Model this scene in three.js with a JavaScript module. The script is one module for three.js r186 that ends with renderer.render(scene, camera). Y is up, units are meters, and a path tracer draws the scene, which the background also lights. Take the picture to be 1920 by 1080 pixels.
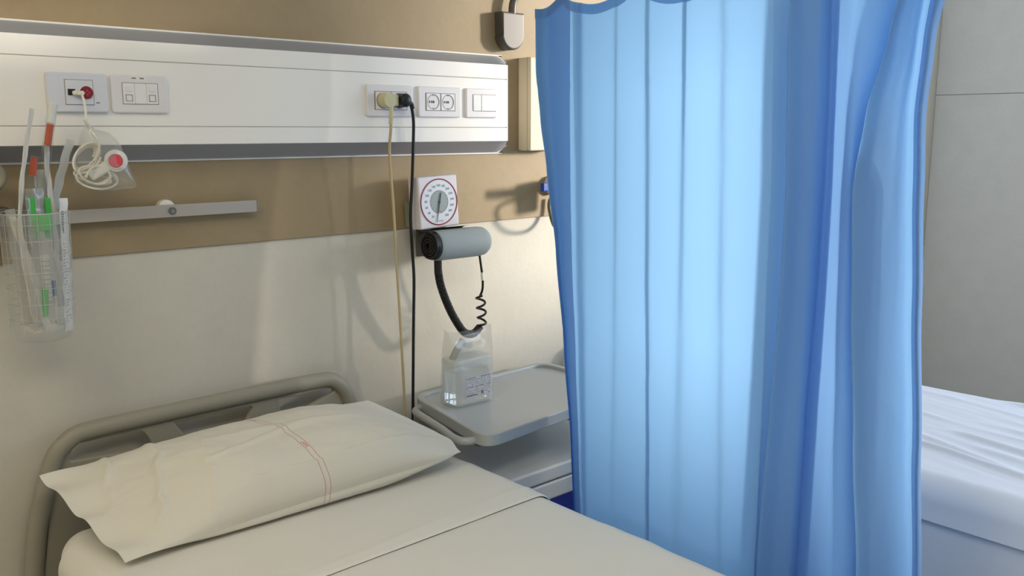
import * as THREE from 'three';
import { RoundedBoxGeometry } from 'three/addons/geometries/RoundedBoxGeometry.js';
import { mergeGeometries } from 'three/addons/utils/BufferGeometryUtils.js';
import { RectAreaLightUniformsLib } from 'three/addons/lights/RectAreaLightUniformsLib.js';

// ------------------------------------------------------------------ camera, sky, sun, exposure
const scene = new THREE.Scene();
const renderer = new THREE.WebGLRenderer({ antialias: true });
renderer.toneMapping = THREE.LinearToneMapping;
renderer.toneMappingExposure = 1.12;
renderer.shadowMap.enabled = true;
RectAreaLightUniformsLib.init();

const camera = new THREE.PerspectiveCamera(35.44, 16 / 9, 0.05, 60);
camera.position.set(0, 1.55, 2.06);
{
  const yaw = THREE.MathUtils.degToRad(42.35), pitch = THREE.MathUtils.degToRad(9.9);
  camera.lookAt(Math.sin(yaw) * Math.cos(pitch), 1.55 - Math.sin(pitch), 2.06 - Math.cos(yaw) * Math.cos(pitch));
}
scene.add(camera);

scene.background = new THREE.Color().setRGB(0.62, 0.8, 1.1);   // hazy daylight sky

const sun = new THREE.DirectionalLight(new THREE.Color().setRGB(1, 0.9, 0.77), 6.2);
sun.name = 'sun';
sun.target.position.set(1.8, 1.3, 0);
sun.position.set(1.8 + 0.82 * 12, 1.3 + 0.13 * 12, 0.56 * 12);
sun.castShadow = true; sun.shadow.radius = 14;
sun.shadow.mapSize.set(2048, 2048);
Object.assign(sun.shadow.camera, { left: -5, right: 5, top: 4, bottom: -4, near: 0.5, far: 25 });
scene.add(sun, sun.target);

// the daylight that the windows let in (one area light per opening)
const WALL_X = 4.88, SILL = 1.32;
const WINDOWS = [[0.75, 2.35, 2.8], [2.86, 3.64, 2.48], [3.74, 4.9, 2.48]];   // z from, z to, head height
for (const [z0, z1, HEAD] of WINDOWS) {
  const l = new THREE.RectAreaLight(new THREE.Color().setRGB(0.76, 0.92, 1.16), 4.2, z1 - z0, HEAD - SILL);
  l.name = 'window_daylight';
  l.position.set(WALL_X - 0.02, (SILL + HEAD) / 2, (z0 + z1) / 2);
  l.lookAt(0, (SILL + HEAD) / 2, (z0 + z1) / 2);
  scene.add(l);
}

// ------------------------------------------------------------------ helpers
let seed = 7;
const rnd = () => { seed = (seed * 16807) % 2147483647; return seed / 2147483647; };
const rr = (a, b) => a + (b - a) * rnd();
function hash(x, y) { const s = Math.sin(x * 127.1 + y * 311.7) * 43758.5453; return s - Math.floor(s); }
function vnoise(x, y) {
  const xi = Math.floor(x), yi = Math.floor(y), f = x - xi, g = y - yi, u = f * f * (3 - 2 * f), v = g * g * (3 - 2 * g);
  return (hash(xi, yi) * (1 - u) + hash(xi + 1, yi) * u) * (1 - v) + (hash(xi, yi + 1) * (1 - u) + hash(xi + 1, yi + 1) * u) * v;
}
const fbm = (x, y, o = 4) => { let s = 0, a = 0.5, t = 0; for (let i = 0; i < o; i++) { s += a * vnoise(x, y); t += a; x = x * 2.03 + 17; y = y * 2.03 + 5; a *= 0.5; } return s / t; };
const ss = (a, b, x) => { const t = Math.min(1, Math.max(0, (x - a) / (b - a))); return t * t * (3 - 2 * t); };
const lerp = (a, b, t) => a + (b - a) * t;

function tex(w, h, fn, { srgb = false, repeat = [1, 1] } = {}) {
  const d = new Uint8Array(w * h * 4);
  for (let j = 0; j < h; j++) for (let i = 0; i < w; i++) {
    const c = fn(i / w, j / h, i, j), k = (j * w + i) * 4;
    const [r, g, b] = Array.isArray(c) ? c : [c, c, c];
    d[k] = Math.max(0, Math.min(255, r * 255)); d[k + 1] = Math.max(0, Math.min(255, g * 255)); d[k + 2] = Math.max(0, Math.min(255, b * 255)); d[k + 3] = 255;
  }
  const t = new THREE.DataTexture(d, w, h);
  t.wrapS = t.wrapT = THREE.RepeatWrapping; t.magFilter = THREE.LinearFilter; t.minFilter = THREE.LinearMipmapLinearFilter; t.generateMipmaps = true;
  t.repeat.set(...repeat); if (srgb) t.colorSpace = THREE.SRGBColorSpace; t.needsUpdate = true;
  return t;
}
function tileNoise(u, v, n) {   // tileable value noise
  const x = u * n, y = v * n, xi = Math.floor(x), yi = Math.floor(y), f = x - xi, g = y - yi, a = f * f * (3 - 2 * f), b = g * g * (3 - 2 * g);
  const H = (i, j) => hash(((i % n) + n) % n + n * 3.1, ((j % n) + n) % n);
  return (H(xi, yi) * (1 - a) + H(xi + 1, yi) * a) * (1 - b) + (H(xi, yi + 1) * (1 - a) + H(xi + 1, yi + 1) * a) * b;
}
const plasterBump = tex(256, 256, (u, v) => 0.5 * tileNoise(u, v, 16) + 0.3 * tileNoise(u, v, 48) + 0.2 * tileNoise(u, v, 110));
const clothBump = tex(256, 256, (u, v) => 0.35 + 0.25 * Math.sin(u * Math.PI * 2 * 64) * Math.sin(v * Math.PI * 2 * 64) + 0.4 * tileNoise(u, v, 24));
const brushed = tex(256, 64, (u, v) => 0.4 + 0.35 * hash(3, Math.floor(v * 64)) + 0.12 * tileNoise(u, v, 32));
const mottle = (r, g, b, amt, n = 12) => tex(256, 256, (u, v) => { const k = 1 + amt * (0.6 * tileNoise(u, v, n) + 0.4 * tileNoise(u, v, n * 5) - 0.5); return [r / 255 * k, g / 255 * k, b / 255 * k]; }, { srgb: true });

const std = (hex, roughness = 0.6, more = {}) => new THREE.MeshStandardMaterial({ color: hex, roughness, ...more });
const phys = (o) => new THREE.MeshPhysicalMaterial(o);
const M = {
  wallWhite: std(0xffffff, 0.8, { map: mottle(204, 198, 183, 0.03), bumpMap: plasterBump, bumpScale: 0.0006 }),
  wallBeige: std(0xffffff, 0.62, { map: mottle(157, 137, 103, 0.05), bumpMap: plasterBump, bumpScale: 0.0005 }),
  panelGrey: std(0xffffff, 0.55, { map: mottle(230, 230, 227, 0.03) }),
  joint: std(0xa3a19c, 0.8),
  ceiling: std(0xf2efe9, 0.9),
  floor: std(0xffffff, 0.45, { map: mottle(150, 152, 150, 0.12, 20) }),
  unitWhite: std(0xf4f0e9, 0.38),
  alu: std(0xa6aab4, 0.45, { metalness: 0.3 }),
  steel: std(0xb9b0a4, 0.4, { metalness: 0.3 }),
  plate: std(0xe6e2e2, 0.35),
  plateLilac: std(0xdadbe4, 0.35),
  module: std(0xeceae8, 0.35),
  gap: std(0x8d8883, 0.7),
  groove: std(0xb5b0a8, 0.7),
  dark: std(0x141414, 0.5),
  black: std(0x0b0b0c, 0.42),
  cream: std(0xcdc79d, 0.5),
  creamCable: std(0xc2ae84, 0.5),
  whiteCable: std(0xe9e4d6, 0.45),
  red: std(0x8a1424, 0.4),
  pinkRed: std(0xe0455c, 0.4),
  bedPlastic: std(0x948f7f, 0.5),
  bedMetal: std(0xbdbab2, 0.42, { metalness: 0.3 }),
  locker: std(0xc6c6c2, 0.45),
  lockerTray: std(0xa8adae, 0.32),
  lockerBlue: std(0x1c2a8c, 0.5),
  tealGrey: std(0x9fa8a9, 0.75, { bumpMap: clothBump, bumpScale: 0.0004 }),
  lampGrey: std(0x5b5650, 0.42, { metalness: 0.2 }),
  boxBeige: std(0xdccfb2, 0.55),
  sheet: std(0xe2dfd6, 0.85, { bumpMap: clothBump, bumpScale: 0.0003, side: THREE.DoubleSide }),
  sheetBlue: std(0xdfe6f2, 0.85, { bumpMap: clothBump, bumpScale: 0.0003, side: THREE.DoubleSide }),
  curtain: phys({ color: new THREE.Color().setRGB(0.27, 0.52, 0.84), roughness: 1, transmission: 0.5, thickness: 0, bumpMap: clothBump, bumpScale: 0.0003, side: THREE.DoubleSide, specularIntensity: 0.3 }),
  clear: phys({ color: 0xf6f8f8, roughness: 0.08, transmission: 1, thickness: 0, side: THREE.DoubleSide }),
  film: phys({ color: 0xf7f7f5, roughness: 0.16, transmission: 0.9, thickness: 0, side: THREE.DoubleSide }),
  haze: phys({ color: 0xf8f8f6, roughness: 0.24, transmission: 0.89, thickness: 0, side: THREE.DoubleSide }),
  milky: phys({ color: 0xf3f6f6, roughness: 0.5, transmission: 0.72, thickness: 0, side: THREE.DoubleSide }),
  pane: phys({ color: 0xffffff, roughness: 0.0, transmission: 1, thickness: 0 }),
  water: phys({ color: 0xffffff, roughness: 0.02, transmission: 1, thickness: 0.05, ior: 1.33 }),
  paper: std(0xe9e7e3, 0.7),
  wire: std(0xc9ccca, 0.35, { metalness: 0.4 }),
  green: std(0x3fb24d, 0.45),
  orange: std(0xc5532f, 0.5),
  bluePlastic: std(0x2d6fa8, 0.4),
};

const used = new Map();
function numbered(n) { const k = used.get(n) ?? 0; used.set(n, k + 1); return k ? `${n}_${String(k).padStart(3, '0')}` : n; }
function shadows(o) { o.traverse((c) => { if (c.isMesh) { c.castShadow = true; c.receiveShadow = true; } }); }
function thing(name, label, category, [x, y, z] = [0, 0, 0], group) {
  const g = new THREE.Group(); g.name = numbered(name); g.position.set(x, y, z);
  g.userData = { label, category }; if (group) g.userData.group = group;
  scene.add(g); return g;
}
function structure(name) { const g = new THREE.Group(); g.name = name; g.userData = { kind: 'structure' }; scene.add(g); return g; }
function part(parent, name, geo, mat, label) {
  const m = new THREE.Mesh(Array.isArray(geo) ? mergeGeometries(geo.map((q) => q.index ? q.toNonIndexed() : q)) : geo, mat);
  m.name = name; m.castShadow = m.receiveShadow = true; if (label) m.userData.label = label;
  parent.add(m); return m;
}
function solo(name, geo, mat, label, category, group) {
  const m = part(scene, numbered(name), geo, mat); m.userData = { label, category }; if (group) m.userData.group = group; return m;
}
// geometry makers (positions in metres relative to the parent)
const box = (x0, x1, y0, y1, z0, z1, r = 0) => {
  const w = x1 - x0, h = y1 - y0, d = z1 - z0;
  const g = r ? new RoundedBoxGeometry(w, h, d, 3, Math.min(r, w / 2.01, h / 2.01, d / 2.01)) : new THREE.BoxGeometry(w, h, d);
  return g.translate((x0 + x1) / 2, (y0 + y1) / 2, (z0 + z1) / 2);
};
function uvMetres(g, s = 1) {   // box-projected uv in metres
  const q = g.index ? g.toNonIndexed() : g; q.computeVertexNormals();
  const p = q.attributes.position, n = q.attributes.normal, uv = new Float32Array(p.count * 2);
  for (let i = 0; i < p.count; i++) {
    const ax = Math.abs(n.getX(i)), ay = Math.abs(n.getY(i)), az = Math.abs(n.getZ(i));
    const [a, b] = ax > ay && ax > az ? [p.getZ(i), p.getY(i)] : ay > az ? [p.getX(i), p.getZ(i)] : [p.getX(i), p.getY(i)];
    uv[2 * i] = a / s; uv[2 * i + 1] = b / s;
  }
  q.setAttribute('uv', new THREE.BufferAttribute(uv, 2)); return q;
}
const V = (x, y, z) => new THREE.Vector3(x, y, z);
const tube = (pts, r, seg = 64, rs = 8, closed = false, tension = 0.5) =>
  new THREE.TubeGeometry(new THREE.CatmullRomCurve3(pts.map((p) => V(...p)), closed, 'catmullrom', tension), seg, r, rs, closed);
const cyl = (r0, r1, h, n = 24) => new THREE.CylinderGeometry(r0, r1, h, n);
function surface(nu, nv, fn, uvs = [1, 1]) {
  const p = [], uv = [], ix = [];
  for (let j = 0; j <= nv; j++) for (let i = 0; i <= nu; i++) { p.push(...fn(i / nu, j / nv)); uv.push(i / nu * uvs[0], j / nv * uvs[1]); }
  for (let j = 0; j < nv; j++) for (let i = 0; i < nu; i++) { const a = j * (nu + 1) + i, b = a + 1, c = a + nu + 1, d = c + 1; ix.push(a, b, d, a, d, c); }
  const g = new THREE.BufferGeometry();
  g.setAttribute('position', new THREE.Float32BufferAttribute(p, 3)); g.setAttribute('uv', new THREE.Float32BufferAttribute(uv, 2));
  g.setIndex(ix); g.computeVertexNormals(); return g;
}
function roundedShape(pts, r) {   // polygon with rounded corners
  const s = new THREE.Shape(), n = pts.length;
  for (let i = 0; i < n; i++) {
    const a = pts[(i + n - 1) % n], b = pts[i], c = pts[(i + 1) % n], R = Array.isArray(r) ? r[i] : r;
    const la = Math.hypot(a[0] - b[0], a[1] - b[1]), lc = Math.hypot(c[0] - b[0], c[1] - b[1]);
    const p = [b[0] + (a[0] - b[0]) / la * R, b[1] + (a[1] - b[1]) / la * R], q = [b[0] + (c[0] - b[0]) / lc * R, b[1] + (c[1] - b[1]) / lc * R];
    i ? s.lineTo(...p) : s.moveTo(...p);
    s.quadraticCurveTo(b[0], b[1], q[0], q[1]);
  }
  s.closePath(); return s;
}
const extrude = (shape, depth, bevel = 0, seg = 3) => new THREE.ExtrudeGeometry(shape, { depth, bevelEnabled: bevel > 0, bevelThickness: bevel, bevelSize: bevel, bevelSegments: seg, curveSegments: 10 });

// ------------------------------------------------------------------ the room
const ROOM = { x0: -1.7, x1: WALL_X, z1: 5.2, y1: 3.0 };
{
  const w = structure('wall_head');
  part(w, 'plaster', uvMetres(box(ROOM.x0 - 0.2, ROOM.x1 + 0.2, 0, ROOM.y1, -0.2, 0), 0.6), M.wallWhite);
  const t = structure('trim_1');
  part(t, 'beige_wall_panel', uvMetres(box(ROOM.x0, 2.75, 1.28, ROOM.y1, 0, 0.006, 0.002), 0.7), M.wallBeige);
  const f = structure('floor'); part(f, 'vinyl', uvMetres(box(ROOM.x0 - 0.2, ROOM.x1 + 0.2, -0.15, 0, -0.2, ROOM.z1 + 0.2), 1), M.floor);
  const c = structure('ceiling'); part(c, 'plaster', box(ROOM.x0 - 0.2, ROOM.x1 + 0.2, ROOM.y1, ROOM.y1 + 0.15, -0.2, ROOM.z1 + 0.2), M.ceiling);
  const l = structure('wall_left'); part(l, 'plaster', uvMetres(box(ROOM.x0 - 0.2, ROOM.x0, 0, ROOM.y1, 0, ROOM.z1), 0.6), M.wallWhite);
  const b = structure('wall_front'); part(b, 'plaster', uvMetres(box(ROOM.x0 - 0.2, ROOM.x1 + 0.2, 0, ROOM.y1, ROOM.z1, ROOM.z1 + 0.2), 0.6), M.wallWhite);
  const r = structure('wall_right');
  const piers = [0, ...WINDOWS.flatMap(([a, b2]) => [a, b2]), ROOM.z1], g = [box(WALL_X, WALL_X + 0.2, 0, SILL, 0, ROOM.z1)];
  for (const [z0, z1, HEAD] of WINDOWS) g.push(box(WALL_X, WALL_X + 0.2, HEAD, ROOM.y1, z0, z1));
  for (let i = 0; i < piers.length; i += 2) g.push(box(WALL_X, WALL_X + 0.2, SILL, ROOM.y1, piers[i], piers[i + 1]));
  part(r, 'plaster', g.map((q) => uvMetres(q, 0.6)), M.wallWhite);
  for (const [y0, y1] of [[0.1, 1.7305], [1.733, ROOM.y1 - 0.02]]) part(r, 'panel', uvMetres(box(WALL_X - 0.014, WALL_X - 0.001, y0, y1, 0.001, 0.7, 0.001), 0.7), M.panelGrey);
  part(r, 'joint_backing', box(WALL_X - 0.004, WALL_X - 0.0005, 0.1, ROOM.y1 - 0.02, 0.004, 0.7), M.joint);
  WINDOWS.forEach(([z0, z1, HEAD], i) => {
    const w2 = structure('window_' + (i + 1)), F = 0.06, X0 = WALL_X + 0.06, X1 = WALL_X + 0.12;
    part(w2, 'window_frame', [box(X0, X1, SILL, SILL + F, z0, z1), box(X0, X1, HEAD - F, HEAD, z0, z1), box(X0, X1, SILL + F, HEAD - F, z0, z0 + F), box(X0, X1, SILL + F, HEAD - F, z1 - F, z1)], M.unitWhite);
    part(w2, 'pane', box(WALL_X + 0.088, WALL_X + 0.092, SILL + F, HEAD - F, z0 + F, z1 - F), M.pane);
    part(w2, 'window_sill', box(WALL_X - 0.03, WALL_X + 0.06, SILL - 0.03, SILL, z0, z1, 0.005), M.unitWhite);
  });
}
// ceiling lamps of the room (above and behind the photographer)
for (const [x, z, label] of [[-0.9, 1.5, 'flat white ceiling lamp over the room nearer the head wall, out of the photo'], [0.4, 2.5, 'flat white ceiling lamp over the room farther from the head wall, out of the photo']]) {
  const t = thing('ceiling_lamp', label, 'lamp', [x, ROOM.y1, z], 'ceiling lamps out of view');
  part(t, 'lamp_frame', box(-0.64, 0.64, -0.05, 0, -0.34, 0.34, 0.008), M.unitWhite);
  part(t, 'diffuser', box(-0.6, 0.6, -0.055, -0.0495, -0.3, 0.3), new THREE.MeshStandardMaterial({ color: 0xffffff, emissive: new THREE.Color().setRGB(1, 0.93, 0.82), emissiveIntensity: 2 }));
  const l = new THREE.RectAreaLight(new THREE.Color().setRGB(1, 0.9, 0.69), 6.6, 1.2, 0.6);
  l.position.set(0, -0.06, 0); l.rotation.set(-Math.PI / 2, 0, 0); t.add(l);
}

// ------------------------------------------------------------------ bed head supply unit
{
  const XL = -0.6, XR = 1.79, Z = 0.075;
  const t = thing('bed_head_unit', 'long white electrical trunking with grey edges running along the wall above the pillow', 'supply unit', [0, 0, 0.006]);
  part(t, 'upper_front_panel', box(XL, XR, 1.6965, 1.737, 0.03, Z - 0.006, 0.0015), M.unitWhite);
  part(t, 'middle_front_panel', box(XL, XR, 1.5595, 1.695, 0.03, Z - 0.006, 0.0015), M.unitWhite);
  part(t, 'lower_front_panel', box(XL, XR, 1.52, 1.558, 0.03, Z - 0.006, 0.0015), M.unitWhite);
  part(t, 'core', box(XL, XR - 0.004, 1.524, 1.733, 0, Z - 0.0078), M.groove);
  // bevels: from the front rectangle back to a larger outline with rounded ends
  const bevel = (yf, yb, name) => {
    const R = 0.055, n = 12, back = [[XL, yb]], sgn = Math.sign(yb - yf), XB = XR + 0.06;
    for (let i = 0; i <= n; i++) { const a = i / n * Math.PI / 2; back.push([XB - R + R * Math.sin(a), lerp(yf, yb, Math.cos(a))]); }
    const front = back.map(([x], i) => [i === 0 ? XL : Math.min(XR, lerp(XR - 0.03, XR, (i - 1) / n)), yf]);
    const p = [], quad = (a, b, c, d) => p.push(...a, ...b, ...c, ...a, ...c, ...d);
    for (let i = 0; i < back.length - 1; i++) {
      const a = [...front[i], Z - 0.006], b = [...front[i + 1], Z - 0.006], c = [...back[i + 1], 0], d = [...back[i], 0];
      const a2 = [a[0], a[1] - sgn * 0.004, a[2] - 0.004], b2 = [b[0], b[1] - sgn * 0.004, b[2] - 0.004];
      quad(a, b, c, d); quad(a2, b2, b, a); quad([d[0], yf - sgn * 0.004, 0], [c[0], yf - sgn * 0.004, 0], b2, a2);
    }
    const g = new THREE.BufferGeometry(); g.setAttribute('position', new THREE.Float32BufferAttribute(p, 3)); uvMetres(g, 0.4);
    const q = uvMetres(g, 0.4); const m = part(t, name, q, M.aluD);
    part(t, name === 'top_profile' ? 'top_edge_bead' : 'bottom_edge_bead', tube(back.slice(0, -3).map(([x, y]) => [x, y, 0.002]), 0.0026, 60, 6, false, 0.1), M.unitWhite);
    return m;
  };
  M.aluD = M.alu.clone(); M.aluD.side = THREE.DoubleSide;
  bevel(1.737, 1.768, 'top_profile'); bevel(1.52, 1.484, 'bottom_profile');
  part(t, 'end_cap', (() => { const s = roundedShape([[0, 1.52], [0.069, 1.52], [0.069, 1.737], [0, 1.737]], 0.002); return extrude(s, 0.003).rotateY(-Math.PI / 2).scale(1, 1, 1).translate(XR + 0.003, 0, 0); })(), M.unitWhite);
}
const UZ = 0.0755;   // front face of the supply unit
function plate(t, w, h, d, mat) {   // wall plate with a sloped border
  const s = roundedShape([[-w / 2 + 0.004, -h / 2 + 0.004], [w / 2 - 0.004, -h / 2 + 0.004], [w / 2 - 0.004, h / 2 - 0.004], [-w / 2 + 0.004, h / 2 - 0.004]], 0.003);
  return part(t, 'plate', extrude(s, d - 0.003, 0.003, 2), mat);
}
function frameGap(t, x0, x1, y0, y1, z) { return part(t, 'recess', box(x0 - 0.0012, x1 + 0.0012, y0 - 0.0012, y1 + 0.0012, z - 0.0006, z + 0.0004), M.gap); }
{ // nurse call plate
  const t = thing('nurse_call_plate', 'white nurse call plate with round dark red button and plugged-in lead', 'call plate', [0.609, 1.6265, UZ]);
  plate(t, 0.12, 0.081, 0.009, M.plateLilac);
  frameGap(t, -0.024, 0.029, -0.024, 0.0245, 0.009);
  part(t, 'module', box(-0.024, 0.029, -0.024, 0.0245, 0.006, 0.0108, 0.001), M.plateLilac);
  const b = part(t, 'call_button', cyl(0.0115, 0.0118, 0.005, 32).rotateX(Math.PI / 2).translate(0.016, 0, 0.0125), M.red);
  part(b, 'cross_mark', [box(0.010, 0.022, -0.0012, 0.0012, 0.0148, 0.0154), box(0.0148, 0.0172, -0.006, 0.006, 0.0148, 0.0154)], std(0xb04a58, 0.5));
  part(b, 'button_rim', new THREE.TorusGeometry(0.0118, 0.001, 6, 32).translate(0.016, 0, 0.0112), std(0x5c0d18, 0.4));
  part(t, 'jack_socket', box(-0.020, -0.006, -0.006, 0.0065, 0.0105, 0.0122, 0.0005), M.dark);
  part(t, 'icon_print', box(0.034, 0.041, -0.0215, -0.0185, 0.009, 0.00925), M.gap);
}
{ // double light switch plate with marks
  const t = thing('switch_plate', 'white switch plate with two small ribbed rockers, right of the nurse call plate', 'switch', [0.7345, 1.6265, UZ], 'plates on the bed head unit');
  plate(t, 0.12, 0.081, 0.007, M.plate);
  frameGap(t, -0.036, 0.037, -0.0205, 0.022, 0.007);
  part(t, 'blank_module', box(-0.0115, 0.0125, -0.0205, 0.022, 0.004, 0.0082, 0.0006), M.module);
  for (const x of [-0.024, 0.0247]) {
    const r = part(t, 'rocker', box(x - 0.012, x + 0.012, -0.0205, 0.022, 0.004, 0.0085, 0.0006), M.module);
    part(r, 'indicator_lens', box(x - 0.006, x + 0.006, 0.005, 0.016, 0.0082, 0.0098, 0.001), M.paper);
    part(r, 'finger_recess', [box(x - 0.007, x + 0.007, -0.0155, -0.0145, 0.0082, 0.0094), box(x - 0.007, x + 0.007, -0.0025, -0.0015, 0.0082, 0.0094), box(x - 0.007, x - 0.006, -0.0155, -0.0015, 0.0082, 0.0094), box(x + 0.006, x + 0.007, -0.0155, -0.0015, 0.0082, 0.0094)], M.gap);
  }
  part(t, 'label_strip', box(-0.018, 0.014, 0.028, 0.036, 0.0068, 0.0074, 0.0002), M.paper);
  for (const x of [-0.0115, 0.005]) part(t, 'label_print', box(x - 0.0045, x + 0.0045, 0.031, 0.034, 0.0074, 0.0076), M.gap);
}
function schuko(t, x) {
  const s = part(t, 'socket', (() => {
    const sh = roundedShape([[-0.023, -0.022], [0.023, -0.022], [0.023, 0.022], [-0.023, 0.022]], 0.001);
    const hole = new THREE.Path(); hole.absarc(0, 0, 0.0195, 0, Math.PI * 2); sh.holes.push(hole);
    return extrude(sh, 0.005).translate(x, 0, 0.0045);
  })(), M.module);
  part(s, 'well', new THREE.CircleGeometry(0.0196, 32).translate(x, 0, 0.0086), M.plate);
  part(s, 'rim', new THREE.TorusGeometry(0.0195, 0.0007, 6, 40).translate(x, 0, 0.0095), M.gap);
  part(s, 'pin_holes', [-0.0125, -0.006, 0.0005].map((d, i) => box(x + d - (i === 2 ? 0.0032 : 0.002), x + d + (i === 2 ? 0.0032 : 0.002), -0.003, 0.003, 0.0085, 0.0089, 0.0002)), M.dark);
  for (const y of [0.0178, -0.0178]) part(s, 'earth_clip', box(x - 0.003, x + 0.003, y - 0.0012, y + 0.0012, 0.0072, 0.0095), M.gap);
  return s;
}
for (const [x, lab] of [[1.375, 'white double socket plate holding the cream and the black plug'], [1.5375, 'white double socket plate with two empty round outlets']]) {
  const t = thing('socket_plate', lab, 'socket', [x, 1.6265, UZ], 'plates on the bed head unit');
  plate(t, 0.147, 0.083, 0.008, M.plate);
  frameGap(t, -0.0485, 0.0515, -0.0225, 0.0225, 0.008);
  schuko(t, -0.0235); schuko(t, 0.0265);
}
{
  const t = thing('switch_plate', 'white switch plate with one narrow and one wide rocker at unit end', 'switch', [1.6885, 1.6265, UZ], 'plates on the bed head unit');
  plate(t, 0.118, 0.083, 0.007, M.plate);
  frameGap(t, -0.0335, 0.0505, -0.0215, 0.023, 0.007);
  part(t, 'narrow_rocker', box(-0.0335, -0.0045, -0.0215, 0.023, 0.004, 0.0088, 0.0008), M.module);
  part(t, 'wide_rocker', box(-0.0033, 0.0505, -0.0215, 0.023, 0.004, 0.0092, 0.0008), M.module);
}
// plugs with their leads
{
  const t = thing('power_cord', 'cream plug with tan lead running down the wall behind the bed', 'power cord');
  const p = part(t, 'plug', [cyl(0.0185, 0.0195, 0.03, 28).rotateX(Math.PI / 2).translate(1.3525, 1.6275, UZ + 0.026), box(1.353, 1.384, 1.612, 1.642, UZ + 0.012, UZ + 0.036, 0.006)], M.cream);
  part(p, 'strain_relief', tube([[1.356, 1.616, 0.112], [1.3565, 1.596, 0.112], [1.357, 1.566, 0.108]], 0.0055, 16, 8), M.cream);
  part(t, 'cable', tube([[1.3565, 1.6, 0.112], [1.3575, 1.55, 0.107], [1.360, 1.49, 0.095], [1.372, 1.35, 0.09], [1.38, 1.20, 0.088], [1.386, 1.045, 0.09], [1.393, 0.864, 0.09], [1.394, 0.75, 0.09], [1.394, 0.4, 0.08], [1.39, 0.008, 0.1]], 0.0038, 120, 8), M.creamCable);
}
{
  const t = thing('power_cord', 'black round plug with black lead hanging down the wall', 'power cord');
  part(t, 'plug', [cyl(0.0175, 0.0185, 0.03, 28).rotateX(Math.PI / 2).translate(1.4005, 1.6275, UZ + 0.026), new THREE.SphereGeometry(0.0172, 20, 12).scale(1, 1, 0.5).translate(1.4005, 1.6275, UZ + 0.041)], M.black);
  part(t, 'strain_relief', tube([[1.4065, 1.6255, 0.112], [1.422, 1.62, 0.108], [1.43, 1.608, 0.104]], 0.0062, 14, 8), M.black);
  part(t, 'cable', tube([[1.41, 1.625, 0.11], [1.425, 1.614, 0.105], [1.435, 1.58, 0.1], [1.4385, 1.53, 0.094], [1.435, 1.42, 0.09], [1.4295, 1.33, 0.088], [1.4315, 1.24, 0.088], [1.4345, 1.157, 0.09], [1.431, 1.05, 0.09], [1.428, 0.964, 0.09], [1.421, 0.736, 0.09], [1.42, 0.4, 0.08], [1.42, 0.008, 0.1]], 0.0042, 140, 8), M.black);
}

// ------------------------------------------------------------------ equipment rail
{
  const t = thing('equipment_rail', 'short steel equipment rail on the beige wall below the unit', 'rail', [0, 0, 0.006]);
  part(t, 'bar', uvMetres(box(0.2, 1.013, 1.357, 1.385, 0.018, 0.028, 0.001), 0.3), M.steel);
  part(t, 'end_cap', box(1.013, 1.0155, 1.3565, 1.3855, 0.016, 0.029, 0.0008), M.gap);
  for (const x of [0.36, 0.806]) {
    const b = part(t, 'bolt', cyl(0.0085, 0.0085, 0.004, 24).rotateX(Math.PI / 2).translate(x, 1.371, 0.0295), std(0x77746f, 0.4, { metalness: 0.5 }));
    part(b, 'hex_recess', cyl(0.0045, 0.0045, 0.001, 6).rotateX(Math.PI / 2).translate(x, 1.371, 0.0316), M.gap);
    part(t, 'spacer', cyl(0.019, 0.019, 0.018, 28).rotateX(Math.PI / 2).translate(x - 0.008, 1.377, 0.009), M.unitWhite);
  }
}

// ------------------------------------------------------------------ wire and clear plastic basket with packaged supplies
const BX = 0.498, BZ = 0.118;
{
  const t = thing('supply_basket', 'clear cylindrical supply basket with fine grid hooked onto the steel rail', 'basket', [BX, 1.14, BZ]);
  const prof = [[0.0, 0.0], [0.046, 0.0], [0.054, 0.004], [0.057, 0.014], [0.0585, 0.05], [0.0625, 0.252]].map((p) => new THREE.Vector2(...p));
  part(t, 'clear_wall', new THREE.LatheGeometry(prof, 48), M.haze);
  part(t, 'rim', new THREE.TorusGeometry(0.0627, 0.0013, 8, 64).rotateX(Math.PI / 2).translate(0, 0.252, 0), M.wire);
  const R = (y) => lerp(0.0582, 0.0625, Math.max(0, y - 0.03) / 0.222) + 0.0004;
  for (let i = 0; i < 7; i++) { const y = 0.045 + i * 0.031; part(t, 'grid_ring', new THREE.TorusGeometry(R(y), 0.0005, 5, 56).rotateX(Math.PI / 2).translate(0, y, 0), M.wire); }
  for (let i = 0; i < 18; i++) { const a = i / 18 * Math.PI * 2; part(t, 'grid_wire', tube([[R(0.02) * Math.cos(a), 0.02, R(0.02) * Math.sin(a)], [R(0.25) * Math.cos(a), 0.25, R(0.25) * Math.sin(a)]], 0.00045, 2, 5), M.wire); }
  part(t, 'rail_hook', [box(-0.02, 0.02, 0.206, 0.254, -0.072, -0.0605, 0.003), box(-0.02, 0.02, 0.2465, 0.256, -0.098, -0.0605, 0.003)], M.clear);
}
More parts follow.
